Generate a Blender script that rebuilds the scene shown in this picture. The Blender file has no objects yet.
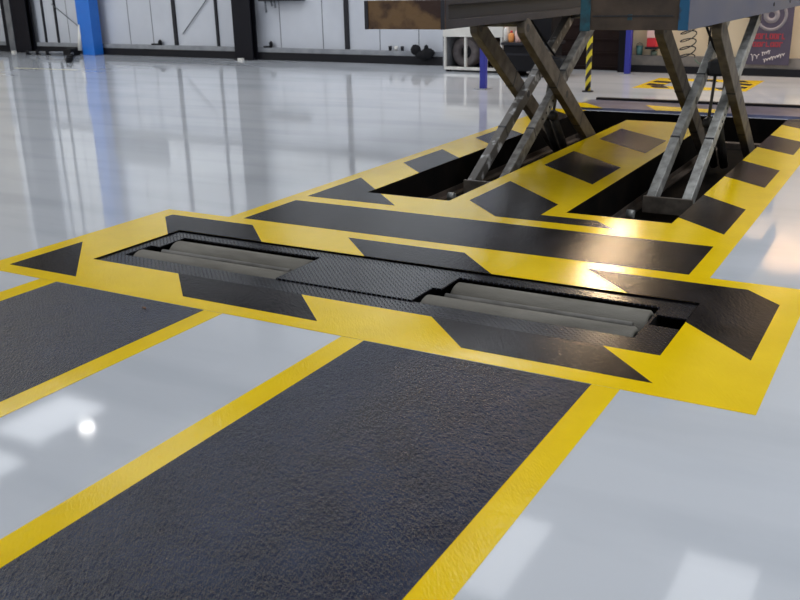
import bpy, bmesh, math, random
from mathutils import Vector, Matrix

random.seed(7)
S = bpy.context.scene
COL = S.collection

# ------------------------------------------------------------ camera
YAW, PITCH, ROLL = 0.52268605, 0.330446039, -0.0226709267
CAMH = 1.3
cy, sy, cp, sp = math.cos(YAW), math.sin(YAW), math.cos(PITCH), math.sin(PITCH)
fw = Vector((-sy * cp, cy * cp, -sp)); rt = Vector((cy, sy, 0)); up = rt.cross(fw)
cr, sr = math.cos(ROLL), math.sin(ROLL)
r2 = cr * rt + sr * up; u2 = -sr * rt + cr * up
cam = bpy.data.objects.new('camera', bpy.data.cameras.new('camera'))
COL.objects.link(cam)
m = Matrix((r2, u2, -fw)).transposed().to_4x4(); m.translation = (0, 0, CAMH)
cam.matrix_world = m
cam.data.sensor_width = 36; cam.data.lens = 920.66 / 800 * 36
cam.data.clip_end = 200
cam.data.dof.use_dof = True; cam.data.dof.focus_distance = 4.2; cam.data.dof.aperture_fstop = 7.0
S.camera = cam

# ------------------------------------------------------------ light, exposure
S.view_settings.view_transform = 'Standard'; S.view_settings.look = 'None'
S.view_settings.gamma = 1; S.view_settings.use_curve_mapping = False
S.view_settings.exposure = -0.06
S.cycles.use_denoising = True
S.cycles.max_bounces = 6
W = bpy.data.worlds.new('daylight'); S.world = W; W.use_nodes = True
bg = W.node_tree.nodes['Background']
bg.inputs[0].default_value = (0.90, 0.94, 1.0, 1); bg.inputs[1].default_value = 0.52

def area_light(name, loc, size, power, color=(1, 1, 1), direction=(0, 0, -1)):
    l = bpy.data.lights.new(name, 'AREA'); l.shape = 'RECTANGLE'; l.size, l.size_y = size
    l.energy = power; l.color = color
    o = bpy.data.objects.new(name, l); COL.objects.link(o); o.location = loc
    o.rotation_euler = Vector(direction).to_track_quat('-Z', 'Y').to_euler()
    return o

# roof lights and added fill panels (x0, x1, y0, y1) at the 6 m ceiling
ROOF = 6.0
SKY = [  # from the seventh on they are unseen panels added as fill
       (-13.6, -12.45, 9.1, 10.7), (-13.1, -12.1, 6.9, 8.6), (-10.45, -9.5, 8.2, 10.9),
       (-7.9, -6.2, 10.7, 14.0), (-4.45, -3.8, 8.9, 10.8), (-2.0, -1.07, 9.4, 11.05),
       (-7.4, -6.0, 1.6, 5.8), (-0.3, 1.3, 0.4, 5.0), (-11.4, -9.8, 0.6, 5.0), (2.2, 4.2, 0.4, 5.0), (-15.4, -13.8, 0.6, 5.0), (-18.8, -15.7, 3.5, 11.0), (1.0, 3.2, 6.5, 12.0)]
for k, (x0, x1, y0, y1) in enumerate(SKY):
    area_light('roof_and_fill_light', ((x0 + x1) / 2, (y0 + y1) / 2, ROOF - 0.03), (x1 - x0, y1 - y0),
               (x1 - x0) * (y1 - y0) * (30 if k == 3 else 7 if k < 6 else 10.5 if k < 11 else 18), (0.88, 0.94, 1.0) if k == 11 else (0.93, 0.96, 1.0))

# ------------------------------------------------------------ materials
area_light('side_fill_light', (-19.3, 3.5, 3.6), (9.0, 2.2), 330, (0.93, 0.96, 1.0), (1, 0.25, -0.12))  # unseen light added to brighten the far left floor and back wall

# ------------------------------------------------------------ materials helpers
def new_mat(name):
    mt = bpy.data.materials.new(name); mt.use_nodes = True
    nt = mt.node_tree
    return mt, nt, nt.nodes['Principled BSDF']

def N(nt, t, **kw):
    n = nt.nodes.new(t)
    for k, v in kw.items():
        if k in n.inputs.keys(): n.inputs[k].default_value = v
        else: setattr(n, k, v)
    return n

def coords(nt, scale=(1, 1, 1), rot=(0, 0, 0)):
    tc = N(nt, 'ShaderNodeTexCoord'); mp = N(nt, 'ShaderNodeMapping')
    mp.inputs['Scale'].default_value = scale; mp.inputs['Rotation'].default_value = rot
    nt.links.new(tc.outputs['Object'], mp.inputs['Vector'])
    return mp.outputs['Vector']

def mix_noise(nt, vec, c1, c2, scale, lo=0.4, hi=0.6, detail=4):
    no = N(nt, 'ShaderNodeTexNoise', Scale=scale, Detail=detail); nt.links.new(vec, no.inputs['Vector'])
    rp = N(nt, 'ShaderNodeValToRGB'); e = rp.color_ramp.elements
    e[0].position = lo; e[1].position = hi; e[0].color = (*c1, 1); e[1].color = (*c2, 1)
    nt.links.new(no.outputs['Fac'], rp.inputs['Fac'])
    return rp.outputs['Color'], no

def simple(name, col, rough=0.5, metal=0.0, var=None, vscale=3.0, bump=0.0, bscale=80, lo=0.35, hi=0.65, spec=0.5, stretch=(1, 1, 1)):
    mt, nt, b = new_mat(name)
    b.inputs['Roughness'].default_value = rough; b.inputs['Metallic'].default_value = metal
    b.inputs['Specular IOR Level'].default_value = spec
    vec = coords(nt, stretch)
    if var is not None:
        c, no = mix_noise(nt, vec, col, var, vscale, lo, hi)
        nt.links.new(c, b.inputs['Base Color'])
    else:
        b.inputs['Base Color'].default_value = (*col, 1)
    if bump > 0:
        no = N(nt, 'ShaderNodeTexNoise', Scale=bscale, Detail=3.0); nt.links.new(vec, no.inputs['Vector'])
        bp = N(nt, 'ShaderNodeBump', Strength=bump, Distance=0.01)
        nt.links.new(no.outputs['Fac'], bp.inputs['Height']); nt.links.new(bp.outputs['Normal'], b.inputs['Normal'])
    return mt

def emission(name, col, strength):
    mt, nt, b = new_mat(name)
    b.inputs['Base Color'].default_value = (0.8, 0.8, 0.8, 1)
    b.inputs['Emission Color'].default_value = (*col, 1); b.inputs['Emission Strength'].default_value = strength
    return mt

def floor_material():
    mt, nt, b = new_mat('pale grey epoxy')
    vec = coords(nt)
    c, _ = mix_noise(nt, vec, (0.545, 0.57, 0.61), (0.59, 0.615, 0.655), 0.7, 0.3, 0.7, 3)
    # faint rubber smears far from the bay
    c2, _ = mix_noise(nt, coords(nt, (0.35, 1.6, 1)), (0.86, 0.87, 0.88), (1, 1, 1), 1.3, 0.36, 0.52, 5)
    mx = N(nt, 'ShaderNodeMix', data_type='RGBA', blend_type='MULTIPLY'); mx.inputs[0].default_value = 0.8
    nt.links.new(c, mx.inputs[6]); nt.links.new(c2, mx.inputs[7])
    nt.links.new(mx.outputs[2], b.inputs['Base Color'])
    no = N(nt, 'ShaderNodeTexNoise', Scale=2.2, Detail=4.0); nt.links.new(vec, no.inputs['Vector'])
    mr = N(nt, 'ShaderNodeMapRange'); mr.inputs[3].default_value = 0.05; mr.inputs[4].default_value = 0.065
    nt.links.new(no.outputs['Fac'], mr.inputs[0]); nt.links.new(mr.outputs[0], b.inputs['Roughness'])
    n2 = N(nt, 'ShaderNodeTexNoise', Scale=9.0, Detail=1.0); nt.links.new(vec, n2.inputs['Vector'])
    bp = N(nt, 'ShaderNodeBump', Strength=0.004, Distance=0.01)
    nt.links.new(n2.outputs['Fac'], bp.inputs['Height']); nt.links.new(bp.outputs['Normal'], b.inputs['Normal'])
    b.inputs['IOR'].default_value = 1.5; b.inputs['Specular IOR Level'].default_value = 0.27
    return mt

def grit_material(name, c1, c2, rough, strength, sc=(150, 60), spec=0.5, dist=0.006):
    """painted coating with an anti-slip grain"""
    mt, nt, b = new_mat(name)
    vec = coords(nt)
    c, _ = mix_noise(nt, vec, c1, c2, 5.0, 0.35, 0.65, 6)
    nt.links.new(c, b.inputs['Base Color'])
    b.inputs['Roughness'].default_value = rough; b.inputs['Specular IOR Level'].default_value = spec
    tc = N(nt, 'ShaderNodeTexCoord'); mp = N(nt, 'ShaderNodeMapping', vector_type='TEXTURE')
    mp.inputs['Scale'].default_value = (3.2, 1, 1); mp.inputs['Rotation'].default_value = (0, 0, math.radians(129))
    nt.links.new(tc.outputs['Object'], mp.inputs['Vector']); v2 = mp.outputs['Vector']
    n1 = N(nt, 'ShaderNodeTexNoise', Scale=sc[0], Detail=2.0); nt.links.new(v2, n1.inputs['Vector'])
    n2 = N(nt, 'ShaderNodeTexNoise', Scale=sc[1], Detail=2.0); nt.links.new(v2, n2.inputs['Vector'])
    ad = N(nt, 'ShaderNodeMath', operation='ADD')
    nt.links.new(n1.outputs['Fac'], ad.inputs[0]); nt.links.new(n2.outputs['Fac'], ad.inputs[1])
    bp = N(nt, 'ShaderNodeBump', Strength=strength, Distance=dist)
    nt.links.new(ad.outputs[0], bp.inputs['Height']); nt.links.new(bp.outputs['Normal'], b.inputs['Normal'])
    return mt

def chequer_material():
    mt, nt, b = new_mat('chequer plate')
    L = nt.links
    vec = coords(nt)
    sep = N(nt, 'ShaderNodeSeparateXYZ'); L.new(vec, sep.inputs[0])
    def M(op, a, c=None, v=None):
        n = N(nt, 'ShaderNodeMath', operation=op)
        if isinstance(a, (int, float)): n.inputs[0].default_value = a
        else: L.new(a, n.inputs[0])
        if c is not None:
            if isinstance(c, (int, float)): n.inputs[1].default_value = c
            else: L.new(c, n.inputs[1])
        return n.outputs[0]
    s = 0.026
    u = M('DIVIDE', M('ADD', sep.outputs[0], sep.outputs[1]), s); v = M('DIVIDE', M('SUBTRACT', sep.outputs[0], sep.outputs[1]), s)
    par = M('MULTIPLY', M('FRACT', M('MULTIPLY', M('ADD', M('FLOOR', u), M('FLOOR', v)), 0.5)), 2.0)
    fu = M('SUBTRACT', M('FRACT', u), 0.5); fv = M('SUBTRACT', M('FRACT', v), 0.5)
    ip = M('SUBTRACT', 1.0, par)
    a = M('ADD', M('MULTIPLY', fu, par), M('MULTIPLY', fv, ip)); c = M('ADD', M('MULTIPLY', fv, par), M('MULTIPLY', fu, ip))
    e = M('ADD', M('POWER', M('ABSOLUTE', M('DIVIDE', a, 0.52)), 2.0), M('POWER', M('ABSOLUTE', M('DIVIDE', c, 0.2)), 2.0))
    h = M('SUBTRACT', 1.0, M('MINIMUM', e, 1.0))
    bp = N(nt, 'ShaderNodeBump', Strength=1.0, Distance=0.010)
    L.new(h, bp.inputs['Height']); L.new(bp.outputs['Normal'], b.inputs['Normal'])
    col, _ = mix_noise(nt, vec, (0.004, 0.004, 0.006), (0.012, 0.012, 0.016), 9, 0.35, 0.65)
    mx = N(nt, 'ShaderNodeMix', data_type='RGBA'); L.new(M('POWER', h, 1.5), mx.inputs[0])   # raised lozenges lightened: wear plus painted glint
    L.new(col, mx.inputs[6]); mx.inputs[7].default_value = (0.055, 0.06, 0.085, 1)
    L.new(mx.outputs[2], b.inputs['Base Color'])
    b.inputs['Roughness'].default_value = 0.2; b.inputs['Specular IOR Level'].default_value = 0.42
    return mt

MAT = dict(
    floor=floor_material(),
    yellow=grit_material('yellow line paint', (0.80, 0.54, 0.001), (0.86, 0.59, 0.002), 0.14, 0.12, spec=0.26),
    black=grit_material('black line paint', (0.006, 0.005, 0.006), (0.022, 0.019, 0.020), 0.22, 0.16, spec=0.08),
    lane=grit_material('black anti slip coating', (0.006, 0.009, 0.024), (0.012, 0.018, 0.042), 0.22, 1.0, (240, 110), spec=0.22, dist=0.004),
    chequer=chequer_material(),
    roller=simple('gritted roller', (0.14, 0.13, 0.11), 0.8, 0, (0.21, 0.198, 0.17), 10, 0.3, 260, stretch=(0.3, 1, 1), spec=0.2),
    shaft=simple('worn steel', (0.10, 0.095, 0.085), 0.6, 0.2, (0.16, 0.15, 0.135), 10),
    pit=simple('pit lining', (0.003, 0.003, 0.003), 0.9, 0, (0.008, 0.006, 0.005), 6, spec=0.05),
    dark=simple('black void steel', (0.006, 0.006, 0.006), 0.8, spec=0.1),
    leg=simple('worn grey steel', (0.10, 0.092, 0.082), 0.5, 0.3, (0.27, 0.26, 0.24), 14, 0.2, 60, 0.4, 0.66),
    pitsteel=simple('dark pit steel', (0.02, 0.019, 0.018), 0.5, 0.2, (0.05, 0.046, 0.042), 10),
    leg_chip=simple('chipped grey steel', (0.12, 0.11, 0.10), 0.45, 0.3, (0.62, 0.62, 0.62), 11, 0.2, 60, 0.54, 0.68),
    leg_light=simple('scuffed grey steel', (0.24, 0.24, 0.225), 0.45, 0.3, (0.50, 0.50, 0.48), 16, 0.2, 60, 0.35, 0.7),
    leg_outer=simple('brown grey steel', (0.075, 0.062, 0.050), 0.55, 0.2, (0.15, 0.125, 0.10), 12, 0.2, 60),
    rust=simple('rust brown paint', (0.045, 0.018, 0.012), 0.6, 0, (0.20, 0.115, 0.05), 5.5, 0.3, 40, 0.46, 0.60),
    rust_dark=simple('dark brown grime', (0.04, 0.030, 0.024), 0.8, 0, (0.085, 0.06, 0.045), 6, 0.2, 60),
    teal=simple('teal paint', (0.01, 0.11, 0.16), 0.5, 0, (0.015, 0.04, 0.055), 14),
    bluepaint=simple('chipped blue paint', (0.01, 0.10, 0.22), 0.5, 0, (0.03, 0.03, 0.035), 14, 0, 80, 0.48, 0.6),
    side_dark=simple('dark painted channel', (0.014, 0.015, 0.022), 0.4, 0, (0.030, 0.030, 0.044), 5, 0.1, 50, stretch=(1, .3, 1)),
    side_black=simple('black steel and channel shade', (0.02, 0.02, 0.024), 0.5),  # black steel that also paints the recess shade on the channel webs
    side_blue=simple('faded blue grey paint', (0.050, 0.068, 0.13), 0.45, 0, (0.075, 0.085, 0.13), 3, 0.05, 50, stretch=(1, .4, 1)),
    strip=simple('blue grey steel ramp', (0.035, 0.04, 0.08), 0.35, 0.2, (0.08, 0.09, 0.17), 4),
    wall=simple('white wall cladding', (0.48, 0.50, 0.55), 0.55, 0, (0.53, 0.55, 0.60), 1.5),
    wall_upper=simple('upper cladding lightened for reflection', (0.80, 0.82, 0.85), 0.5, 0, (0.86, 0.88, 0.90), 1.5),  # upper wall colour lightened so the far floor reflects brighter
    cream=simple('cream wall', (0.60, 0.49, 0.33), 0.6, 0, (0.68, 0.56, 0.39), 2),
    column=simple('black steel column', (0.007, 0.007, 0.011), 0.6, spec=0.15),
    grey=simple('grey steel', (0.12, 0.13, 0.15), 0.4, 0.3, (0.2, 0.21, 0.23), 4),
    rail=simple('dark rail', (0.02, 0.02, 0.025), 0.6, spec=0.2),
    ledge_warm=simple('dusty brown ledge', (0.13, 0.12, 0.11), 0.6, 0, (0.20, 0.18, 0.16), 6),
    ledge=simple('dusty ledge', (0.20, 0.21, 0.23), 0.6, 0, (0.27, 0.28, 0.30), 6),
    base=simple('black kick board', (0.009, 0.009, 0.012), 0.6, spec=0.2),
    blue=simple('bright blue gloss paint', (0.012, 0.13, 0.52), 0.35, 0, (0.015, 0.15, 0.56), 3),
    violet=simple('deep blue post paint', (0.025, 0.03, 0.30), 0.4),
    white=simple('off white paint', (0.62, 0.60, 0.56), 0.5, 0, (0.7, 0.68, 0.63), 5),
    tyre=simple('tyre rubber', (0.14, 0.12, 0.12), 0.8, 0, (0.20, 0.175, 0.175), 12),
    rubber=simple('black rubber', (0.009, 0.009, 0.011), 0.7, spec=0.15),
    darkwall=simple('dark brown shutter', (0.016, 0.008, 0.007), 0.7, 0, (0.022, 0.012, 0.010), 4, spec=0.15),
    ceiling=simple('roof lining', (0.10, 0.105, 0.12), 0.8, spec=0.1),
    red=simple('red plastic', (0.55, 0.02, 0.03), 0.45),
    pink=simple('pale pink label', (0.75, 0.5, 0.45), 0.5),
    tealbin=simple('dull teal plastic', (0.08, 0.20, 0.20), 0.5),
    green=simple('dull green', (0.10, 0.14, 0.11), 0.6),
    banner=simple('banner purple grey', (0.055, 0.045, 0.075), 0.6, 0, (0.075, 0.06, 0.095), 4),
    banner_ring=simple('banner ring grey', (0.22, 0.20, 0.22), 0.6),
    banner_red=simple('banner red', (0.34, 0.03, 0.05), 0.6),
    banner_white=simple('banner white', (0.6, 0.55, 0.55), 0.6),
    orange=simple('orange', (0.75, 0.30, 0.08), 0.5),
    leaf=simple('dry leaf', (0.20, 0.10, 0.05), 0.7),
    sky_fill_panel=emission('daylight and fill panel', (0.86, 0.92, 1.0), 1.0),
    lamp=emission('lamp glass', (1, 0.97, 0.93), 28),
    warmlamp=emission('warm lamp glass', (1, 0.72, 0.42), 20),
    faded=simple('faded yellow line', (0.55, 0.50, 0.30), 0.3),
)

# ------------------------------------------------------------ mesh helpers
class MB:
    def __init__(s, M=None): s.bm = bmesh.new(); s.M = M or Matrix()
    def _v(s, p): return s.bm.verts.new(s.M @ Vector(p))
    def box(s, x0, x1, y0, y1, z0, z1):
        v = [s._v((x, y, z)) for z in (z0, z1) for y in (y0, y1) for x in (x0, x1)]
        for f in ((0, 2, 3, 1), (4, 5, 7, 6), (0, 1, 5, 4), (2, 6, 7, 3), (0, 4, 6, 2), (1, 3, 7, 5)):
            s.bm.faces.new([v[i] for i in f])
        return s
    def prism(s, pts, z0, z1):
        """polygon in xy raised from z0 to z1"""
        a = sum(pts[i][0] * pts[(i + 1) % len(pts)][1] - pts[(i + 1) % len(pts)][0] * pts[i][1] for i in range(len(pts)))
        if a < 0: pts = pts[::-1]
        lo = [s._v((x, y, z0)) for x, y in pts]; hi = [s._v((x, y, z1)) for x, y in pts]
        s.bm.faces.new(hi); s.bm.faces.new(lo[::-1])
        n = len(pts)
        for i in range(n): s.bm.faces.new((lo[i], lo[(i + 1) % n], hi[(i + 1) % n], hi[i]))
        return s
    def prism_yz(s, pts, x0, x1):
        lo = [s._v((x0, y, z)) for y, z in pts]; hi = [s._v((x1, y, z)) for y, z in pts]
        n = len(pts)
        s.bm.faces.new(hi); s.bm.faces.new(lo[::-1])
        for i in range(n): s.bm.faces.new((lo[i], lo[(i + 1) % n], hi[(i + 1) % n], hi[i]))
        return s
    def tube(s, a, b, r, seg=16, r1=None, cap=True):
        a, b = Vector(a), Vector(b); d = (b - a).normalized(); r1 = r if r1 is None else r1
        t = Vector((0, 0, 1)) if abs(d.z) < 0.9 else Vector((1, 0, 0))
        u = d.cross(t).normalized(); w = d.cross(u)
        A, B = [], []
        for i in range(seg):
            c = 2 * math.pi * i / seg; o = u * math.cos(c) + w * math.sin(c)
            A.append(s._v(a + o * r)); B.append(s._v(b + o * r1))
        for i in range(seg):
            f = s.bm.faces.new((A[i], A[(i + 1) % seg], B[(i + 1) % seg], B[i])); f.smooth = True
        if cap: s.bm.faces.new(A[::-1]); s.bm.faces.new(B)
        return s
    def path(s, pts, r, seg=8):
        rings = []; pts = [Vector(p) for p in pts]
        for k, p in enumerate(pts):
            d = (pts[min(k + 1, len(pts) - 1)] - pts[max(k - 1, 0)]).normalized()
            t = Vector((0, 0, 1)) if abs(d.z) < 0.95 else Vector((1, 0, 0))
            u = d.cross(t).normalized(); w = d.cross(u)
            rings.append([s._v(p + (u * math.cos(2 * math.pi * i / seg) + w * math.sin(2 * math.pi * i / seg)) * r) for i in range(seg)])
        for A, B in zip(rings, rings[1:]):
            for i in range(seg):
                f = s.bm.faces.new((A[i], A[(i + 1) % seg], B[(i + 1) % seg], B[i])); f.smooth = True
        s.bm.faces.new(rings[0][::-1]); s.bm.faces.new(rings[-1])
        return s
    def lathe(s, prof, c, axis='Z', seg=32):
        """prof = [(radius, height)] closed loop around the axis"""
        rings = []
        for r, h in prof:
            ring = []
            for i in range(seg):
                a = 2 * math.pi * i / seg; x, y = r * math.cos(a), r * math.sin(a)
                p = {'Z': (x, y, h), 'Y': (x, h, y), 'X': (h, x, y)}[axis]
                ring.append(s._v(Vector(c) + Vector(p)))
            rings.append(ring)
        n = len(rings)
        for k in range(n):
            A, B = rings[k], rings[(k + 1) % n]
            for i in range(seg):
                f = s.bm.faces.new((A[i], A[(i + 1) % seg], B[(i + 1) % seg], B[i])); f.smooth = True
        return s
    def blob(s, c, r, sub=2, jitter=0.0):
        res = bmesh.ops.create_icosphere(s.bm, subdivisions=sub, radius=1)
        for v in res['verts']:
            k = 1 + random.uniform(-jitter, jitter)
            v.co = s.M @ (Vector(c) + Vector((v.co.x * r[0] * k, v.co.y * r[1] * k, v.co.z * r[2] * k)))
            for f in v.link_faces: f.smooth = True
        return s
    def build(s, name, mat, parent=None, bevel=0.0, **props):
        bmesh.ops.recalc_face_normals(s.bm, faces=s.bm.faces)
        me = bpy.data.meshes.new(name); s.bm.to_mesh(me); s.bm.free()
        me.materials.append(MAT[mat] if isinstance(mat, str) else mat)
        o = bpy.data.objects.new(name, me); COL.objects.link(o)
        if parent: o.parent = parent
        if bevel:
            b = o.modifiers.new('bevel', 'BEVEL'); b.width = bevel; b.segments = 2; b.limit_method = 'ANGLE'
        for k, v in props.items(): o[k] = v
        return o

def thing(name, label, category, loc=(0, 0, 0), rz=0.0, group=None):
    o = bpy.data.objects.new(name, None); COL.objects.link(o); o.location = loc; o.rotation_euler = (0, 0, rz)
    o.empty_display_size = 0.1
    o['label'] = label; o['category'] = category
    if group: o['group'] = group
    return o
ST = dict(kind='structure')

# ------------------------------------------------------------ key plan dimensions (metres)
BX0, BX1, BY0, BY1 = -3.63, -0.73, 3.155, 3.80          # roller bed opening
PL = (-3.169, -2.562); PR = (-1.790, -1.171)           # lift pits
PY0, PY1, TY0 = 5.096, 9.50, 8.95                       # pit front, far end, cross trench
DEPTH = 0.24

# ------------------------------------------------------------ floor with its pits
def floor():
    xs = [-19.5, PL[0], PL[1], PR[0], PR[1], 6.0]; ys = [-3.0, PY0, 8.35, TY0, PY1, 15.6]
    xs = sorted(set(xs + [BX0, BX1])); ys = sorted(set(ys + [BY0, BY1]))
    mb = MB(); V = {}
    def v(x, y):
        k = (round(x, 4), round(y, 4))
        if k not in V: V[k] = mb._v((x, y, 0))
        return V[k]
    for x0, x1 in zip(xs, xs[1:]):
        for y0, y1 in zip(ys, ys[1:]):
            cx, cyy = (x0 + x1) / 2, (y0 + y1) / 2
            if BX0 < cx < BX1 and BY0 < cyy < BY1: continue
            if PY0 < cyy < PY1 and (PL[0] < cx < PL[1] or PR[0] < cx < PR[1]): continue
            if TY0 < cyy < PY1 and PL[1] < cx < PR[0]: continue
            mb.bm.faces.new((v(x0, y0), v(x1, y0), v(x1, y1), v(x0, y1)))
    f = mb.build('floor', 'floor', **ST)
    # lining of the lift pits (one connected recess)
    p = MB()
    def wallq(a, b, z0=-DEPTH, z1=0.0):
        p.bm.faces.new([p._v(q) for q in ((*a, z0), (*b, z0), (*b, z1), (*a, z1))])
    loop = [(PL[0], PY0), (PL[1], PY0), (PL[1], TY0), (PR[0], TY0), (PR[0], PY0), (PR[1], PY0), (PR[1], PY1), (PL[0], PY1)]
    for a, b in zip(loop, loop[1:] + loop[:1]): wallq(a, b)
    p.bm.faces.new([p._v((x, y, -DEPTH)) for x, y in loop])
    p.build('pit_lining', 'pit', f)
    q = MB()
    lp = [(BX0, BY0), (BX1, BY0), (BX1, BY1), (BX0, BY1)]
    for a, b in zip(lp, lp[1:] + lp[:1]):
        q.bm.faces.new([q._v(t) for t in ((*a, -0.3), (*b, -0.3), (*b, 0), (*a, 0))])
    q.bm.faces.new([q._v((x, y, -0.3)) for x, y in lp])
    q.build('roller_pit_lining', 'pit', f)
floor()

# ------------------------------------------------------------ painted markings
ZY, ZB = 0.0012, 0.0020
def paint(parent, name, mat, polys, z):
    for p in polys: MB().prism(p, 0.0002, z).build(name, mat, parent)
def rect(x0, x1, y0, y1): return [(x0, y0), (x1, y0), (x1, y1), (x0, y1)]

lane_l = thing('lane_marking', 'textured black wheel lane with yellow borders, the one at the left edge', 'floor marking', (-3.03, 2.7, 0), 0, 'wheel lanes')
lane_r = thing('lane_marking', 'large black anti-slip wheel lane in the centre foreground with yellow borders', 'floor marking', (-1.32, 2.7, 0), 0, 'wheel lanes')
for root, x0, x1, b0, b1 in ((lane_l, -3.487, -2.580, -3.603, -2.480), (lane_r, -1.777, -0.870, -1.882, -0.772)):
    o = Vector(root.location)
    sh = lambda pts: [(x - o.x, y - o.y) for x, y in pts]
    MB().prism(sh(rect(x0, x1, -1.5, 2.797)), 0.0002, 0.0022).build('black_coating', 'lane', root)
    for a, b in ((b0, x0), (x1, b1)):
        MB().prism(sh(rect(a, b, -1.5, 2.800)), 0.0002, ZY).build('yellow_border', 'yellow', root)

# surround of the roller brake tester
hb = thing('hazard_marking', 'yellow and black striped border painted around the brake roller bed', 'floor marking', (-2.2, 3.0, 0), 0, 'hazard floor markings')
def shp(root, pts): return [(x - root.location.x, y - root.location.y) for x, y in pts]
FX0, FX1, FY0, FY1 = -4.055, -0.340, 2.803, 4.172
for r in (rect(FX0, FX1, FY0, BY0), rect(FX0, FX1, BY1, FY1), rect(FX0, BX0, BY0, BY1), rect(BX1, FX1, BY0, BY1)):
    MB().prism(shp(hb, r), 0.0002, ZY).build('yellow_border', 'yellow', hb)
A0, A1 = 2.90, 4.068
paint(hb, 'black_stripe', 'black', [shp(hb, p) for p in [
    [(-3.945, A0), (-3.945, 3.375), (-3.47, A0)],
    [(BX0, 3.705), (-3.93, 4.005), (-3.93, A1), (-3.315, A1), (-3.045, BY1), (BX0, BY1)],
    [(-2.66, A1), (-2.392, BY1), (-1.692, BY1), (-1.96, A1)],
    [(-1.31, A1), (-1.042, BY1), (BX1, BY1), (BX1, 3.545), (-0.432, 3.25), (-0.432, 3.915), (-0.585, A1)],
    [(-3.05, BY0), (-2.79, A0), (-2.065, A0), (-2.325, BY0)],
    [(-1.67, BY0), (-1.41, A0), (-0.69, A0), (-0.945, BY0)]]], ZB)

# surround of the lift bay
hl = thing('hazard_marking', 'yellow and black striped paint around and between the two scissor lift pits', 'floor marking', (-2.17, 4.6, 0), 0, 'hazard floor markings')
OX0, OX1 = -3.575, -0.768
mid_poly = [(PL[1], PY0), (PR[0], PY0), (PR[0], 8.35), (-1.97, TY0), (PL[1], TY0)]
for r in (rect(OX0, OX1, FY1, PY0), rect(OX0, PL[0], PY0, 9.53), rect(PR[1], OX1, PY0, 9.53), mid_poly):
    MB().prism(shp(hl, r), 0.0002, ZY).build('yellow_border', 'yellow', hl)
MB().prism(shp(hl, rect(-3.468, -0.864, 4.180, 4.708)), 0.0002, ZB).build('black_band', 'black', hl)
L0, L1, R0, R1 = -3.468, PL[0], PR[1], -0.864
strs = [[(L0, 4.84), (L0, 5.50), (L1, 5.20), (L1, PY0), (-3.065, PY0), (-2.81, 4.84)]]
for k in range(1, 4):
    y = 6.12 + 1.3 * (k - 1); strs.append([(L0, y), (L0, y + .655), (L1, y + .655 - .299), (L1, y - .299)])
M0, M1 = -2.45, -1.905
strs.append([(M0, 5.16), (M0, 5.81), (M1, 5.275), (M1, 4.98), (-1.565, 4.98), (-1.425, 4.84), (-2.13, 4.84)])
for k in range(2):
    y = 6.455 + 1.295 * k; strs.append([(M0, y), (M0, y + .65), (M1, y + .65 - .53), (M1, y - .53)])
for k in range(4):
    y = 5.25 + 1.295 * k
    p = [(R0, y), (R0, y + .65), (R1, y + .65 - .3), (R1, y - .28)]
    if k == 3: p = [(R0, y), (R0, y + .39), (R1, y + .33), (R1, y - .3)]
    strs.append(p)
paint(hl, 'black_stripe', 'black', [shp(hl, p) for p in strs], ZB)

# far hazard box on the floor
fb = thing('hazard_marking', 'small yellow and black hazard box painted on the far floor by the cream wall', 'floor marking', (-2.62, 12.4, 0), 0, 'hazard floor markings')
bx0, bx1, by0, by1, wq = -3.32, -1.95, 11.75, 13.05, 0.30
for r in (rect(bx0, bx1, by0, by0 + wq), rect(bx0, bx1, by1 - wq, by1), rect(bx0, bx0 + wq, by0 + wq, by1 - wq), rect(bx1 - wq, bx1, by0 + wq, by1 - wq)):
    MB().prism(shp(fb, r), 0.0002, 0.003).build('yellow_border', 'yellow', fb)
st = []
for k in range(3):
    x = bx0 + .25 + .40 * k; st.append([(x, by0 + .07), (x + .2, by0 + .07), (x + .08, by0 + wq), (x - .12, by0 + wq)])
    st.append([(x, by1 - wq), (x + .2, by1 - wq), (x + .08, by1 - .07), (x - .12, by1 - .07)])
for k in range(2):
    y = by0 + .38 + .35 * k
    st.append([(bx0 + .06, y), (bx0 + wq, y - .1), (bx0 + wq, y + .1), (bx0 + .06, y + .2)])
    st.append([(bx1 - wq, y), (bx1 - .06, y - .1), (bx1 - .06, y + .1), (bx1 - wq, y + .2)])
paint(fb, 'black_stripe', 'black', [shp(fb, p) for p in st], 0.004)
MB().prism([(-14.7, 11.55), (-13.1, 11.55), (-13.1, 11.62), (-14.7, 11.62)], 0.0002, 0.001).build(
    'floor_line', 'faded', label='thin faded yellow line on the white floor by the far left column', category='floor marking')

# steel ramp strip at the far end of the pits
rs = thing('threshold_ramp', 'blue grey steel threshold strip crossing the floor behind the lift pits', 'ramp', (-1.5, 9.72, 0))
MB().prism_yz([(-0.175, 0.0), (-.15, 0.024), (0.50, 0.024), (0.53, 0.0)], -1.85, 2.2).build('ramp_plate', 'strip', rs)
MB().box(-1.80, 2.2, 0.535, 0.60, 0.0, 0.045).build('edge_rail', 'base', rs)

MB().prism([(-1.9, -.17), (-1.50, -.17), (-1.80, .2), (-1.9, .2)], .0242, .0252).build('yellow_tape', 'yellow', rs)
MB().prism([(-.95, -.15), (-.35, -.15), (-.40, .10), (-1.15, .22)], .0242, .0252).build('yellow_tape', 'yellow', rs)
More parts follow.
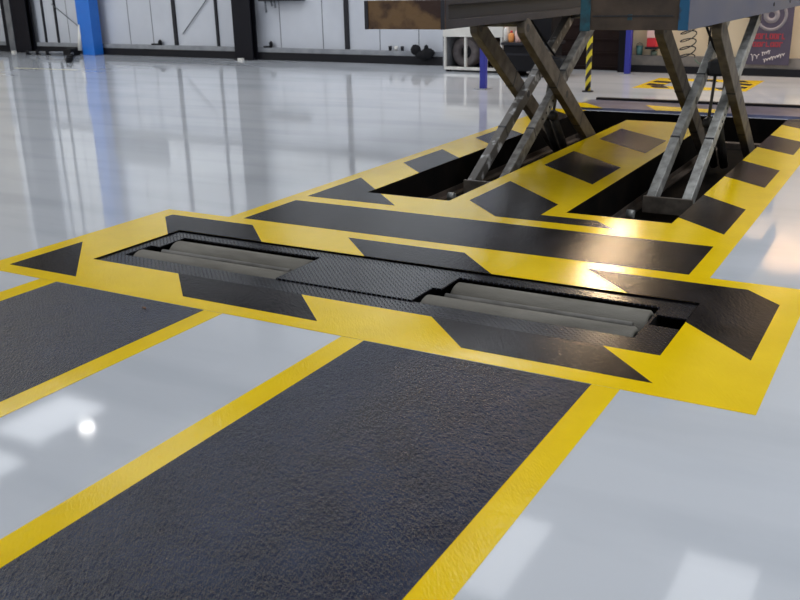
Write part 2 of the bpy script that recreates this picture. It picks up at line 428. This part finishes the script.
# ------------------------------------------------------------ roller brake tester
bt = thing('roller_brake_tester', 'black chequer plate brake tester set in the floor with two pairs of grey rollers', 'brake tester', (-2.18, 3.4775, 0))
OXL = (-3.50, -2.58); OXR = (-1.80, -0.87); OY0, OY1 = 3.305, 3.70
ZT, ZU = -0.006, -0.014
tb = lambda: MB(Matrix.Translation((2.18, -3.4775, 0)))
g = 0.008
tb().box(BX0 + g, BX1 - g, OY1, BY1 - 0.012, ZU, ZT).build('rear_plate', 'chequer', bt, 0.001)
tb().box(BX0 + g, BX1 - g, BY0 + g, OY0, ZU, ZT).build('front_plate', 'chequer', bt, 0.001)
tb().prism([(OXL[1], OY0 + .002), (OXR[0] - .045, OY0 + .002), (OXR[0] - .045, 3.50), (OXR[0], 3.50), (OXR[0], OY1 - .002), (OXL[1], OY1 - .002)], ZU + .006, ZT + .006).build('centre_cover', 'chequer', bt, 0.001)
tb().prism([(BX0 + g, OY0 + .002), (OXL[0] - .06, OY0 + .002), (OXL[0] - .06, 3.50), (OXL[0], 3.50), (OXL[0], OY1 - .002), (BX0 + g, OY1 - .002)], ZU, ZT).build('end_plate', 'chequer', bt, 0.001)
e = tb()
e.prism([(OXR[1], OY0 + .002), (BX1 - g, OY0 + .002), (BX1 - g, 3.47), (OXR[1] + .012, 3.47), (OXR[1] + .012, 3.60), (BX1 - g, 3.60), (BX1 - g, OY1 - .002), (OXR[1], OY1 - .002)], ZU, ZT)
e.build('end_plate', 'chequer', bt, 0.001)
for x0, x1 in (OXL, OXR):
    # steel trough side cheeks below the plates
    tb().box(x0 - .075, x0 - .063, OY0, OY1, -0.26, ZU).build('side_cheek', 'dark', bt); tb().box(x1, x1 + .012, OY0, OY1, -0.26, ZU).build('side_cheek', 'dark', bt)
    for yc in (3.612, 3.392):
        r = tb(); rr = 0.091
        xr1 = x1
        x0r = x0 if yc > 3.5 else x0 - (.06 if x0 < -3 else .045)
        P_ = [(rr - .03, .018), (rr - .008, .018), (rr, .026), (rr, x1 - x0r - .026), (rr - .008, x1 - x0r - .018), (rr - .03, x1 - x0r - .018)]
        r.lathe(P_, (x0r, yc, -.092), 'X', 48)
        ro = r.build('roller', 'roller', bt)
        s2 = tb(); s2.tube((x0r - .002, yc, -.092), (x1 - .002, yc, -.092), .022)
        s2.build('axle', 'shaft', ro)
    s3 = tb(); s3.tube((x0 + .02, 3.502, -.034), (x1 - .06, 3.502, -.034), .016, 20)
    for xx in (x0 + .05, x1 - .065): s3.box(xx, xx + .015, 3.493, 3.511, -.2, -.036)
    s3.build('sensing_roller', 'shaft', bt)

lf = MB(); lf.prism([(-.012, 0), (-.004, .006), (.008, .005), (.014, -.002), (.004, -.006)], 0.0, 0.004)
o = lf.build('leaf', 'leaf', label='tiny dry brown leaf on the left black wheel lane', category='leaf'); o.location = (-2.83, 2.70, 0.0026)

# ------------------------------------------------------------ scissor lifts
def scissor_lift(cx, px0, px1, right):
    lab = ('raised scissor lift nearest the banner, its runway end brown and its side faded blue' if right else
           'raised scissor lift on the left, its runway end rusty brown and its side dark grey')
    root = thing('scissor_lift', lab, 'vehicle lift', (cx, 7.2, -DEPTH), 0, 'scissor lifts')
    T = Matrix.Translation((-cx, -7.2, DEPTH)); nb = lambda: MB(T); bc = (PL[0] + PL[1]) / 2 if not right else (PR[0] + PR[1]) / 2  # pit centre
    zb, zt, y0, y1 = 1.037, 1.207, 5.11, 9.55
    pf = nb(); pf.box(px0 + .012, px1 - .012, y0 + .02, y1, zt - .012, zt - .002)
    plat = pf.build('runway', 'side_dark', root)
    # long side channels
    for sx, x in ((1, px1), (-1, px0)):
        c = nb()
        xo, xi = (x, x - .05) if sx > 0 else (x + .05, x)
        mat = 'side_blue' if right else 'side_dark'
        a, b = min(xo, xi), max(xo, xi)
        if right and sx > 0:
            c.box(a, b, y0 + .012, y1, zb, zt)
            c.build('side_channel', mat, plat, 0.003)
            # gusset plates and bolts along the flank
            for yy in (7.9, 8.75): nb().tube((b, yy, zb + .055), (b + .006, yy, zb + .055), .014, 12).build('bolt', 'side_black', plat)
        else:
            c.prism_yz([(y0 + .012, zb), (y1, zb), (y1, zb + .052), (y0 + .05, zb + .052), (y0 + .05, zt - .03), (y1, zt - .03), (y1, zt), (y0 + .012, zt)], a, b)
            c.build('side_channel', mat, plat, 0.003)
            w = nb(); e1, e2 = (a + .004, a + .016) if sx > 0 else (b - .016, b - .004)
            w.box(e1, e2, y0 + .05, y1, zb + .035, zt - .03); w.build('channel_web', 'side_black', plat)
    # front end plate
    f = nb(); f.box(px0, px1, y0 - .002, y0 + .012, zb + .001, zt); f.build('end_plate', 'rust_dark' if right else 'rust', plat, 0.002)
    if right:
        f = nb(); f.prism([(px0 - .012, y0 - .006), (px0 + .045, y0 - .006), (px0 + .045, y0 - .002), (px0 - .012, y0 - .002)], zb - .005, zt + .002)
        f.build('corner_patch', 'teal', plat, label='teal painted corner')
        f = nb(); f.box(px1 - .05, px1 + .002, y0 - .006, y0 - .002, zb, zt); f.build('corner_patch', 'bluepaint', plat, label='blue painted corner')
        f = nb(); f.prism_yz([(y0 - .004, 1.09), (y0 - .004, 1.12), (y0 - .002, 1.12), (y0 - .002, 1.09)], cx - .04, cx - .015); f.build('paint_chip', 'teal', plat)
        f = nb(); f.box(px0 + .06, px1 - .08, y0 - .005, y0 - .002, zb + .07, zb + .078); f.build('weld_seam', 'side_black', plat)
    else:
        f = nb(); f.box(px0 - .001, px0 + .025, y0 - .006, y0 - .002, zb, zt); f.build('end_flange', 'side_dark', plat)
        f = nb(); f.box(px1 - .025, px1 + .001, y0 - .006, y0 - .002, zb, zt); f.build('end_flange', 'side_dark', plat)
    # base frame in the pit
    b = nb()
    for sx in (-1, 1):
        x = bc + sx * .235; rl = nb(); rl.box(x - .03, x + .03, 5.50, 9.1, -DEPTH, -DEPTH + .012); rl.box(x + min(0, sx) * .03 + max(0, sx) * .024, x + min(0, sx) * .024 + max(0, sx) * .03, 5.50, 9.1, -DEPTH + .012, -DEPTH + .05)
        rl.build('base_rail', 'rust_dark', root)
    b.box(bc - .26, bc + .26, 5.42, 5.50, -DEPTH, -DEPTH + .05); e2 = nb(); e2.box(bc - .26, bc + .26, 9.1, 9.2, -DEPTH, -DEPTH + .05); e2.build('base_crossbar', 'rust_dark', root)
    base = b.build('base_crossbar', 'rust_dark', root)
    c = nb(); c.box(cx - .165, cx + .165, 6.13, 6.155, -.205, -.092); c.box(cx - .165, cx + .165, 6.155, 6.26, -.205, -.195)
    c.build('pivot_bracket', 'leg_outer', base, .003)
    c = nb(); c.tube((cx - .24, 6.03, -.20), (cx - .19, 6.03, -.20), .028, 20); c.build('guide_roller', 'leg_light', base)
    # legs
    def leg(x0, x1, a, bb, h, mat):
        (ya, za), (yb, zb_) = a, bb
        d = Vector((yb - ya, zb_ - za)).normalized(); n = Vector((-d.y, d.x)); hh = h / 2
        pts = []
        for t in range(7):
            an = math.pi / 2 + math.pi * t / 6
            q = Vector((ya, za)) + d * math.cos(an) * hh + n * math.sin(an) * hh; pts.append((q.x, q.y))
        for t in range(7):
            an = -math.pi / 2 + math.pi * t / 6
            q = Vector((yb, zb_)) + d * math.cos(an) * hh + n * math.sin(an) * hh; pts.append((q.x, q.y))
        w = nb(); w.prism_yz(pts, x0, x1)
        o = w.build('leg', mat, root, .004)
        # wear band, welded boss and pivots
        for (yy, zz) in ((ya, za), (yb, zb_), ((ya + yb) / 2, (za + zb_) / 2)):
            nb().tube((x0 - .001, yy, zz), (x1 + .001, yy, zz), .030, 16).build('pivot_pin', 'side_black', o)
        for f_ in (.28, .62):
            q = Vector((ya, za)).lerp(Vector((yb, zb_)), f_)
            c1 = q + n * (hh + .002) - d * .008; c2 = q + n * (hh + .002) + d * .008; c3 = q - n * (hh + .002) + d * .008; c4 = q - n * (hh + .002) - d * .008
            nb().prism_yz([(v.x, v.y) for v in (c1, c2, c3, c4)], x0 - .001, x1 + .001).build('weld_bead', 'side_black', o)
        return o
    il = leg(cx - .15, cx - .088, (6.20, -.13), (8.18, .985), .095, 'leg_light' if right else 'leg_chip')
    ir = leg(cx + .088, cx + .15, (6.20, -.13), (8.18, .985), .095, 'leg_light' if right else 'leg')
    for k in range(7):
        h = nb()
        f_ = .36 + k * .035; yy = 6.2 + 1.98 * f_; zz = -.13 + 1.115 * f_
        h.tube((cx + .15, yy, zz), (cx + .153, yy, zz), .010, 10)
        h.build('adjuster_hole', 'dark', ir)
    leg(cx - .215, cx - .153, (8.14, -.13), (6.40, .985), .135, 'leg_outer')
    leg(cx + .153, cx + .215, (8.14, -.13), (6.40, .985), .135, 'leg_outer')
    # cross members and rams
    c = nb(); c.box(cx - .087, cx + .087, 7.46, 7.66, .58, .70); c.build('cross_beam', 'side_black', root, .02)
    nb().tube((cx - .153, 6.42, 1.01), (cx + .153, 6.42, 1.01), .018, 16).build('top_axle', 'leg', root)
    nb().tube((cx - .088, 8.16, 1.0), (cx + .088, 8.16, 1.0), .018, 16).build('top_axle', 'leg', root)
    for sx in (-1, 1):
        c = nb(); x = cx + sx * .04
        c.tube((x, 7.80, -.16), (x, 7.45, .21), .034, 18); c.blob((x, 7.43, .23), (.045, .05, .05), 2); cyl = c.build('hydraulic_ram', 'pitsteel', root)
        c = nb(); c.tube((x, 7.44, .24), (x, 7.56, .60), .012, 14); c.build('ram_rod', 'shaft', cyl)
    c = nb(); c.path([(cx - .02, 7.60, .70), (cx - .06, 7.5, .80), (cx - .08, 7.2, 1.0), (cx - .06, 7.1, 1.06)], .010, 8)
    c.build('hydraulic_hose', 'rubber', root)
    for yy in (6.40, 8.18):
        for sx in (-1, 1):
            c = nb(); c.box(cx + sx * .135 - .035, cx + sx * .135 + .035, yy - .08, yy + .08, 1.03, zt - .014)
            c.build('mounting_block', 'side_black', plat)
    return root
scissor_lift(-2.797, -3.149, -2.592, False)
scissor_lift(-1.450, -1.742, -1.168, True)

# ------------------------------------------------------------ back wall (turned 4.2 degrees)
WR = math.atan(-0.0735)
wu = Vector((math.cos(WR), math.sin(WR), 0)); wn = Vector((math.sin(WR), -math.cos(WR), 0))
def ws(x): return x / math.cos(WR)                     # wall coordinate from world x
def wmat(off=0.0): return Matrix.Translation((0, 13.64, 0)) @ Matrix.Rotation(WR, 4, 'Z')
def wb(): return MB(wmat())                            # local x along the wall, -y towards the camera
def wthing(name, label, cat, x, z=0.0, off=0.0, group=None):
    p = wmat() @ Vector((ws(x), -off, z))
    return thing(name, label, cat, p, WR, group)

w = wb(); w.box(ws(-19.6), ws(-5.5), 0, .15, 0, 1.72)
wall = w.build('wall_back', 'wall', **ST)
w = wb(); w.box(ws(-4.12), ws(6.2), 0, .15, 0, ROOF); w.build('wall_back_right', 'cream', **ST)
w = wb(); w.box(ws(-5.5), ws(-4.12), .02, .12, 0, 3.2)
for k in range(16): w.box(ws(-5.5), ws(-4.12), .0, .02, .04 + .2 * k, .06 + .2 * k)
w.build('door_1', 'darkwall', **ST)
w = wb(); w.box(ws(-5.5), ws(-4.12), 0, .15, 3.2, ROOF); w.build('wall_back_over_door', 'wall', **ST)
w = wb(); w.box(ws(-19.6), ws(-5.5), 0, .15, 1.72, ROOF); w.build('wall_back_upper', 'wall_upper', **ST)
# cladding joints
for k, x in enumerate((-18.6, -16.9, -14.9, -14.2, -10.75, -9.75, -8.5, -7.7)):
    w = wb(); w.box(ws(x) - .008, ws(x) + .008, -.004, 0, .2, ROOF); w.build('panel_joint', 'grey', wall)
w = wb(); w.box(ws(-19.6), ws(-5.5), -.10, 0, .02 + .12, .22); w.build('trim_1', 'ledge', **ST)
w = wb(); w.box(ws(-19.6), ws(-5.5), -.12, 0, 0, .14); w.build('baseboard_back', 'base', **ST)
w = wb(); w.box(ws(-3.95), ws(6.2), -.12, 0, 0, .10); w.build('baseboard_right', 'base', **ST)
w = wb(); w.box(ws(-3.95), ws(6.2), -.10, 0, .10, .24); w.build('trim_2', 'ledge_warm', **ST)
w = wb(); w.box(ws(-19.6), ws(-7.0), -.05, 0, 1.62, 1.72); w.build('trim_3', 'grey', **ST)
w = MB(); w.box(-19.65, -19.5, -3, 15.6, 0, ROOF); w.build('wall_left', 'cream', **ST)
for n, (x, wd) in enumerate(((-17.72, .028), (-17.28, .028), (-13.52, .045), (-12.35, .03), (-9.20, .045))):
    w = wb(); w.box(ws(x) - wd, ws(x) + wd, -.03, 0, .2, ROOF); w.build('trim_%d' % (n + 4), 'rail', **ST)
# bracing rods on the wall
for n, (xa, za, xb, zb) in enumerate(((-17.35, 1.05, -16.3, .45), (-13.3, .45, -12.5, 1.15))):
    w = wb(); w.tube((ws(xa), -.03, za), (ws(xb), -.03, zb), .010, 8); w.build('trim_%d' % (n + 12), 'grey', **ST)
# black H columns
def column(x, wd, label):
    r = wthing('steel_column', label, 'column', x, 0, .20, 'steel columns')
    c = MB(); h = wd / 2
    c.box(-h, h, -.075, -.055, 0, ROOF); c.box(-h, h, .055, .075, 0, ROOF); c.box(-.02, .02, -.055, .055, 0, ROOF)
    c.build('beam', 'column', r, .004)
    c = MB(); c.box(-h, h, -.11, .08, 0, .015); c.build('foot_plate', 'base', r)
    c = MB(); c.box(-h * .35, -h * .35 + .12, -.17, -.115, 0.0, .04); c.build('foot_bolt_cover', 'white', r)
    return r
c1 = column(-18.42, .92, 'wide black steel column at the far left of the back wall')
cc = MB(); cc.box(-.31, -.10, -.085, -.075, 0.02, 3.2); cc.build('cable_trunking', 'grey', c1)
column(-11.46, .46, 'black steel column in the middle of the white back wall')
r = wthing('steel_column', 'slim black column between the dark shutter and the cream wall', 'column', -4.02, 0, .14, 'steel columns')
c = MB(); c.box(-.07, .07, -.10, .10, 0, 3.6); c.build('beam', 'column', r, .004)

# ceiling with daylight panels, added fill panels and the roof lamps
c = MB(); c.box(-19.6, 6, -3, 15.6, ROOF + .02, ROOF + .12); c.build('ceiling', 'ceiling', **ST)
for k, (x0, x1, y0, y1) in enumerate(SKY):
    c = MB(); c.box(x0, x1, y0, y1, ROOF - .01, ROOF + .015); c.build('window_or_fill_%d' % (k + 1), 'sky_fill_panel', **ST)

def high_bay(x, y, z, label, power):
    r = thing('high_bay_lamp', label, 'lamp', (x, y, z))
    c = MB(); c.lathe([(.05, .32), (.05, .25), (.22, .0), (.23, .0), (.06, .27), (.06, .32)], (0, 0, 0)); c.tube((0, 0, .3), (0, 0, ROOF - z), .02, 8)
    c.build('lamp_shade', 'grey', r)
    c = MB(); c.lathe([(.001, .0), (.12, .0), (.12, .03), (.001, .03)], (0, 0, .02)); c.build('lamp_glass', 'lamp', r)
high_bay(-11.45, 9.36, 5.52, 'round high bay lamp hanging over the left of the workshop, seen reflected', 0)

# warm floodlight on the wall above the shutter
r = wthing('floodlight', 'warm floodlight on the back wall above the dark shutter', 'lamp', -4.05, 2.95, .25)
c = MB(); c.box(-.19, .19, -.02, .10, -.15, .15); c.box(-.02, .02, .10, .25, -.02, .02); c.build('lamp_housing', 'rail', r, .008)
c = MB(); c.box(-.17, .17, -.03, -.02, -.13, .13); c.build('lamp_glass', 'warmlamp', r)
l = bpy.data.lights.new('flood_light', 'AREA'); l.shape = 'RECTANGLE'; l.size = .4; l.size_y = .3; l.energy = 48; l.color = (1, .70, .42)
o = bpy.data.objects.new('flood_light', l); COL.objects.link(o)
o.location = wmat() @ Vector((ws(-4.05), -.34, 2.95)); o.rotation_euler = Vector((.28, -1, -.22)).to_track_quat('-Z', 'Y').to_euler()
r = wthing('wall_lamp', 'small warm bulkhead lamp on the cream wall above the banner', 'lamp', -1.35, 3.2, .12)
c = MB(); c.blob((0, 0, 0), (.045, .04, .045), 2); c.build('lamp_glass', 'warmlamp', r)
c = MB(); c.tube((0, .03, 0), (0, .12, 0), .07, 20); c.build('lamp_base', 'rail', r)
l = bpy.data.lights.new('bulkhead_light', 'SPOT'); l.energy = 260; l.color = (1, .70, .46); l.shadow_soft_size = .06; l.spot_size = 2.0; l.spot_blend = .6
o = bpy.data.objects.new('bulkhead_light', l); COL.objects.link(o); o.parent = r; o.location = (0, -.25, -.12)
o.rotation_euler = Vector((-.25, -.10, -1)).to_track_quat('-Z', 'Y').to_euler()
MB().lathe([(.13, -.02), (.15, -.12), (.16, -.12), (.14, .0)], (0, -.12, 0)).build('lamp_shade', 'rail', r)  # shade added to keep this light from mirroring in the floor

# ------------------------------------------------------------ left background: blue two-post lift
tp = wthing('post_lift', 'bright blue two post lift column standing by the white wall, arms on the floor', 'vehicle lift', -15.95, 0, .27)
c = MB(); c.box(-.07, .32, -.12, .12, 0, 4.0); c.build('column', 'blue', tp, .01)
c = MB(); c.box(-.15, -.07, -.10, .10, .62, 1.3); c.build('carriage', 'blue', tp, .01)
c = MB(); c.tube((-.12, -.06, .62), (-.10, -.16, .10), .045, 14); c.build('guard_tube', 'white', tp)
c = MB(); c.box(-.40, -.13, -.38, -.13, .0, .14); c.build('arm_hinge', 'rubber', tp, .02)
for k, (ex, ey) in enumerate(((1.75, -1.45), (-1.2, -.25))):
    c = MB(); d = Vector((ex, ey, 0)); s_ = Vector((-.3, -.2, .05)); e_ = s_ + d
    c.tube(s_, e_, .03, 10); a = c.build('arm', 'grey', tp)
    n_ = d.normalized()
    for t in (.55, .78, 1.0):
        q = s_ + d * t; c = MB(); c.tube((q.x, q.y, .0), (q.x, q.y, .10), .055, 12); c.build('arm_pad', 'rubber', a)

# small things on the ledge
def ledge_thing(name, label, cat, x, mats, grp=None):
    r = wthing(name, label, cat, x, .22, .06, grp)
    for nm, mb_, mt_ in mats: mb_.build(nm, mt_, r)
    return r
m1 = MB(); m1.box(-.14, .12, -.03, .03, 0, .03); m2 = MB(); m2.blob((.10, 0, .06), (.07, .03, .05), 1, .2)
ledge_thing('air_gun', 'small black air tool lying on the ledge left of the middle column', 'tool', -14.05, [('body', m1, 'rubber'), ('head', m2, 'rubber')])
m1 = MB(); m1.blob((0, 0, .06), (.05, .03, .06), 1, .2); m1.box(-.18, 0, -.02, .02, 0, .03)
ledge_thing('air_gun', 'black tool lying on the ledge just right of the middle black column', 'tool', -10.95, [('body', m1, 'rubber')])
for k, (x, lb, mm) in enumerate(((-8.25, 'small dark cup on the ledge, left of the white one', 'rail'), (-8.13, 'tiny white cup on the ledge left of the black bag', 'white'), (-8.0, 'small dark cup on the ledge, nearest the black bag', 'rail'))):
    m1 = MB(); m1.lathe([(.025, 0), (.033, .075), (.028, .075), (.02, .006)], (0, 0, 0), seg=16)
    ledge_thing('cup', lb, 'cup', x, [('cup_body', m1, mm)], 'cups on the ledge')
r = wthing('bag', 'lumpy black bag hanging on the white wall left of the tyre cage', 'bag', -7.53, .06, .17)
m1 = MB(); m1.blob((-.13, 0, .19), (.10, .05, .09), 2, .08); m1.blob((.11, 0, .14), (.13, .05, .09), 2, .08); m1.blob((.0, 0, .10), (.15, .05, .08), 2, .08)
m1.blob((.08, 0, .22), (.04, .04, .06), 2, .08)
m1.build('bag_body', 'rubber', r)
r = wthing('wall_shelf', 'dark shelf on the white wall right of the middle column', 'shelf', -10.60, 1.055, .10)
m1 = MB(); m1.box(-.48, .48, -.10, .10, 0, .03); m1.build('shelf_board', 'rail', r)
for x, ln in ((-.35, .20), (-.20, .09), (-.12, .12)):
    m1 = MB(); m1.tube((x, -.06, 0), (x + .02, -.06, -ln), .018, 8); m1.build('hook', 'grey', r)
# boards above the frame, seen only mirrored in the floor
r = wthing('wall_board', 'grey notice board high on the white wall, left half', 'board', -14.9, 1.78, .03)
m1 = MB(); m1.box(-.8, .8, -.02, .02, 0, .55); m1.build('board', 'ledge', r)

# ------------------------------------------------------------ tyre cage and tyre
cg = thing('tyre_cage', 'white framed tyre cage by the back wall', 'cage', (-6.14, 13.42, 0), WR)
for x in (-.52, -.16, .20, .46): MB().box(x, x + .035, -.33, -.285, .075, .52).build('bar', 'white', cg, .004)
for x in (-.52, .46): MB().box(x, x + .035, .24, .285, .075, .52).build('bar', 'white', cg, .004)
MB().box(-.52, .505, -.33, -.285, .03, .075).build('bottom_rail', 'white', cg, .004)
f = MB(); f.box(-.53, .51, -.34, .30, .52, .74); f.build('top_panel', 'white', cg, .006)
f = MB(); f.box(-.535, -.522, -.33, .28, .03, .55); f.build('side_panel', 'ledge', cg)
f = MB(); f.box(-.52, .50, .285, .295, .03, .55); f.build('back_panel', 'darkwall', cg)
f = MB(); f.box(-.52, .50, -.28, .28, .03, .045); f.build('cage_floor', 'rail', cg)
for x in (-.5, .44):
    for y in (-.30, .2): MB().box(x, x + .06, y, y + .06, 0, .03).build('foot', 'rail', cg)
ty = thing('tyre', 'worn grey tyre standing upright inside the white cage', 'tyre', (-6.41, 13.42, .047), WR)
t = MB(); R = .236
t.lathe([(.10, -.07), (.13, -.10), (.20, -.11), (.228, -.095), (R, -.05), (R, .05), (.228, .095), (.20, .11), (.13, .10), (.10, .07)], (0, 0, R), 'Y', 40)
t.build('tread', 'tyre', ty)
t = MB(); t.lathe([(.001, -.02), (.10, -.02), (.10, .02), (.001, .02)], (0, 0, R), 'Y', 30); t.build('wheel_disc', 'rail', ty)

# machine behind the left lift
mc = thing('workshop_machine', 'dark workshop machine with clutter on top beside the tyre cage', 'machine', (-5.12, 12.9, 0), WR)
f = MB(); f.box(-.33, .33, -.28, .28, .08, .44); f.build('cabinet', 'rubber', mc, .02)
for x in (-.30, .22):
    f = MB(); f.box(x, x + .08, -.25, .25, 0, .08); f.build('foot', 'rail', mc)
f = MB(); f.box(-.36, .36, -.32, .32, .44, .48); f.build('worktop', 'rail', mc, .01)
f = MB(); f.box(-.10, .33, -.10, .24, .48, .92); f.tube((-.20, .05, .72), (-.10, .05, .72), .07, 16); f.build('motor_housing', 'rubber', mc, .02)
f = MB(); f.box(-.35, .30, -.286, -.28, .30, .33); f.build('drawer_handle', 'rail', mc)
def bottle(x, y, mat, h, lab):
    p = Matrix.Translation((-5.12, 12.9, 0)) @ Matrix.Rotation(WR, 4, 'Z') @ Vector((x, y, .481))
    r = thing('spray_bottle', lab, 'bottle', p, 0, 'bottles on the machine')
    f = MB(); f.lathe([(.001, 0), (.04, 0), (.042, h * .65), (.018, h * .8), (.001, h * .8)], (0, 0, 0), seg=18); f.build('bottle_body', mat, r)
    f = MB(); f.tube((0, 0, h * .8), (0, 0, h), .018, 12); f.build('cap', 'red', r)
bottle(-.31, -.24, 'white', .26, 'white bottle standing on the dark machine, nearest the tyre cage')
bottle(-.22, -.26, 'orange', .16, 'orange bottle standing on the dark machine')
bottle(-.12, -.25, 'pink', .22, 'pale pink bottle standing on the dark machine')

# ------------------------------------------------------------ posts
def blue_post(x, y, label):
    r = thing('steel_post', label, 'post', (x, y, 0), WR, 'blue posts')
    f = MB(); f.box(-.038, .038, -.038, .038, 0, 2.6); f.build('upright', 'violet', r, .006)
    f = MB(); f.box(-.09, .09, -.09, .09, 0, .008); f.build('foot_plate', 'ledge', r)
blue_post(-5.055, 11.05, 'slim deep blue post standing in front of the tyre cage')
blue_post(-3.885, 13.45, 'slim deep blue post beside the dark shutter')
mt, nt, b = new_mat('hazard tape')
tc = N(nt, 'ShaderNodeTexCoord'); sep = N(nt, 'ShaderNodeSeparateXYZ'); nt.links.new(tc.outputs['Object'], sep.inputs[0])
a1 = N(nt, 'ShaderNodeMath', operation='MULTIPLY'); a1.inputs[1].default_value = 1.6; nt.links.new(sep.outputs[0], a1.inputs[0])
a2 = N(nt, 'ShaderNodeMath', operation='SUBTRACT'); nt.links.new(sep.outputs[2], a2.inputs[0]); nt.links.new(a1.outputs[0], a2.inputs[1])
a3 = N(nt, 'ShaderNodeMath', operation='MULTIPLY'); a3.inputs[1].default_value = 6.6; nt.links.new(a2.outputs[0], a3.inputs[0])
a4 = N(nt, 'ShaderNodeMath', operation='FRACT'); nt.links.new(a3.outputs[0], a4.inputs[0])
a5 = N(nt, 'ShaderNodeMath', operation='GREATER_THAN'); a5.inputs[1].default_value = .5; nt.links.new(a4.outputs[0], a5.inputs[0])
mx = N(nt, 'ShaderNodeMix', data_type='RGBA'); mx.inputs[6].default_value = (.015, .013, .012, 1); mx.inputs[7].default_value = (.75, .62, .03, 1)
nt.links.new(a5.outputs[0], mx.inputs[0]); nt.links.new(mx.outputs[2], b.inputs['Base Color'])
hp = thing('hazard_post', 'slim post wrapped in black and yellow stripes behind the left lift', 'post', (-3.705, 11.17, 0))
f = MB(); f.tube((0, 0, 0), (0, 0, 1.15), .034, 16); f.build('striped_sleeve', mt, hp)
f = MB(); f.tube((0, 0, 0), (0, 0, .012), .07, 16); f.build('foot_plate', 'rail', hp)

# ------------------------------------------------------------ cream wall side
bn = wthing('banner', 'dark purple banner with a tyre picture and red lettering on the cream wall', 'banner', -2.02, .155, .13)
f = MB(); f.box(-.28, .28, -.004, .004, 0, 1.75); f.build('banner_sheet', 'banner', bn)
for nm, ro, ri in (('tyre_ring', .205, .165), ('hub_ring', .105, .04)):
    f = MB(); f.lathe([(ro, -.002), (ro, .002), (ri, .002), (ri, -.002)], (.0, -.007, .645), 'Y', 40); f.build(nm, 'banner_ring', bn)
def strokes(mb_, x0, x1, z, h, n, w_):
    step = (x1 - x0) / n
    for k in range(n):
        x = x0 + k * step
        kind = (k * 7 + 3) % 4
        mb_.box(x, x + w_, -.008, -.005, z, z + h)
        if kind != 0: mb_.box(x, x + step * .75, -.008, -.005, z + h - w_, z + h)
        if kind != 1: mb_.box(x, x + step * .75, -.008, -.005, z, z + w_)
        if kind > 1: mb_.box(x + step * .6, x + step * .6 + w_, -.008, -.005, z, z + h)
f = MB(); strokes(f, -.21, .21, .335, .075, 8, .016); f.build('lettering', 'banner_red', bn, label='row of red block lettering')
f = MB(); strokes(f, -.21, .19, .235, .065, 7, .016); f.build('lettering', 'banner_red', bn, label='second row of red block lettering')
def script(x0, x1, z0, slope, amp, n):
    pts = []
    for k in range(n * 8 + 1):
        t = k / (n * 8); a = t * n * 2 * math.pi
        pts.append((x0 + (x1 - x0) * t + math.sin(a) * amp * .4, -.008, z0 + slope * t + math.cos(a) * amp * (1 if int(t * n) % 3 else 1.7)))
    return pts
f = MB(); f.path(script(-.22, -.11, .09, .02, .028, 2), .006, 6); f.path(script(-.08, .03, .14, .03, .016, 4), .006, 6)
f.build('lettering', 'banner_white', bn, label='white handwritten lettering')
f = MB(); f.path(script(-.05, .22, .05, .09, .016, 8), .006, 6); f.build('lettering', 'banner_white', bn, label='lower line of white handwriting')

fe = wthing('dispenser', 'red and pink box mounted on the cream wall beside the blue post', 'dispenser', -3.64, .36, .08)
f = MB(); f.box(-.07, .07, -.06, .07, 0, .13); f.build('body', 'red', fe, .012)
f = MB(); f.box(-.07, .05, -.065, .05, .13, .34); f.build('label_panel', 'pink', fe, .008)
f = MB(); f.box(-.085, .085, -.07, .07, -.03, 0); f.build('drip_tray', 'rail', fe)
bn2 = thing('bucket', 'dull teal bucket on the ledge against the cream wall', 'bucket', wmat() @ Vector((ws(-3.84), -.05, .242)), WR)
f = MB(); f.lathe([(.001, .0), (.04, .0), (.048, .13), (.044, .13), (.036, .01), (.001, .01)], (0, 0, 0), seg=24); f.build('tub', 'tealbin', bn2)
f = MB(); f.path([(math.cos(a * .3927) * .05, -.0, .12 + math.sin(a * .3927) * .05) for a in range(9)], .003, 6); f.build('handle', 'rail', bn2)
bn3 = thing('canister', 'dull green canister below the red box on the cream wall', 'canister', wmat() @ Vector((ws(-3.62), -.05, .242)), WR)
f = MB(); f.lathe([(.001, .0), (.045, .0), (.045, .055), (.03, .065), (.001, .065)], (0, 0, 0), seg=20); f.build('body', 'green', bn3)
f = MB(); f.tube((0, 0, .065), (0, 0, .075), .015, 12); f.build('cap', 'rail', bn3)

ch = wthing('coiled_hose', 'grey coiled air hose hanging in front of the cream wall', 'hose', -3.06, .12, .30)
pts = []
for k in range(0, 8 * 14 + 1):
    t = k / 14; a = t * 2 * math.pi
    pts.append((math.cos(a) * .11, math.sin(a) * .07, .10 + t * .105 + .045 * math.sin(a + .6)))
f = MB(); f.path(pts, .008, 6); f.build('coil', 'rail', ch)
f = MB(); f.path([(.11, 0, .10), (.16, 0, .05), (.25, -.05, .03)], .012, 6); f.tube((.22, -.05, .03), (.34, -.05, .05), .03, 10); f.build('air_gun', 'green', ch)
f = MB(); f.path([(.11, 0, .94), (.05, .05, 1.3), (0, .29, 1.7)], .008, 6); f.build('feed_line', 'rail', ch)
cd = wthing('cable', 'thin black cable hanging straight down the cream wall', 'cable', -2.84, .36, .06)
f = MB(); f.path([(0, 0, 0), (.01, 0, .3), (-.01, 0, .7), (0, .05, 1.6)], .014, 6); f.build('cord', 'rubber', cd)
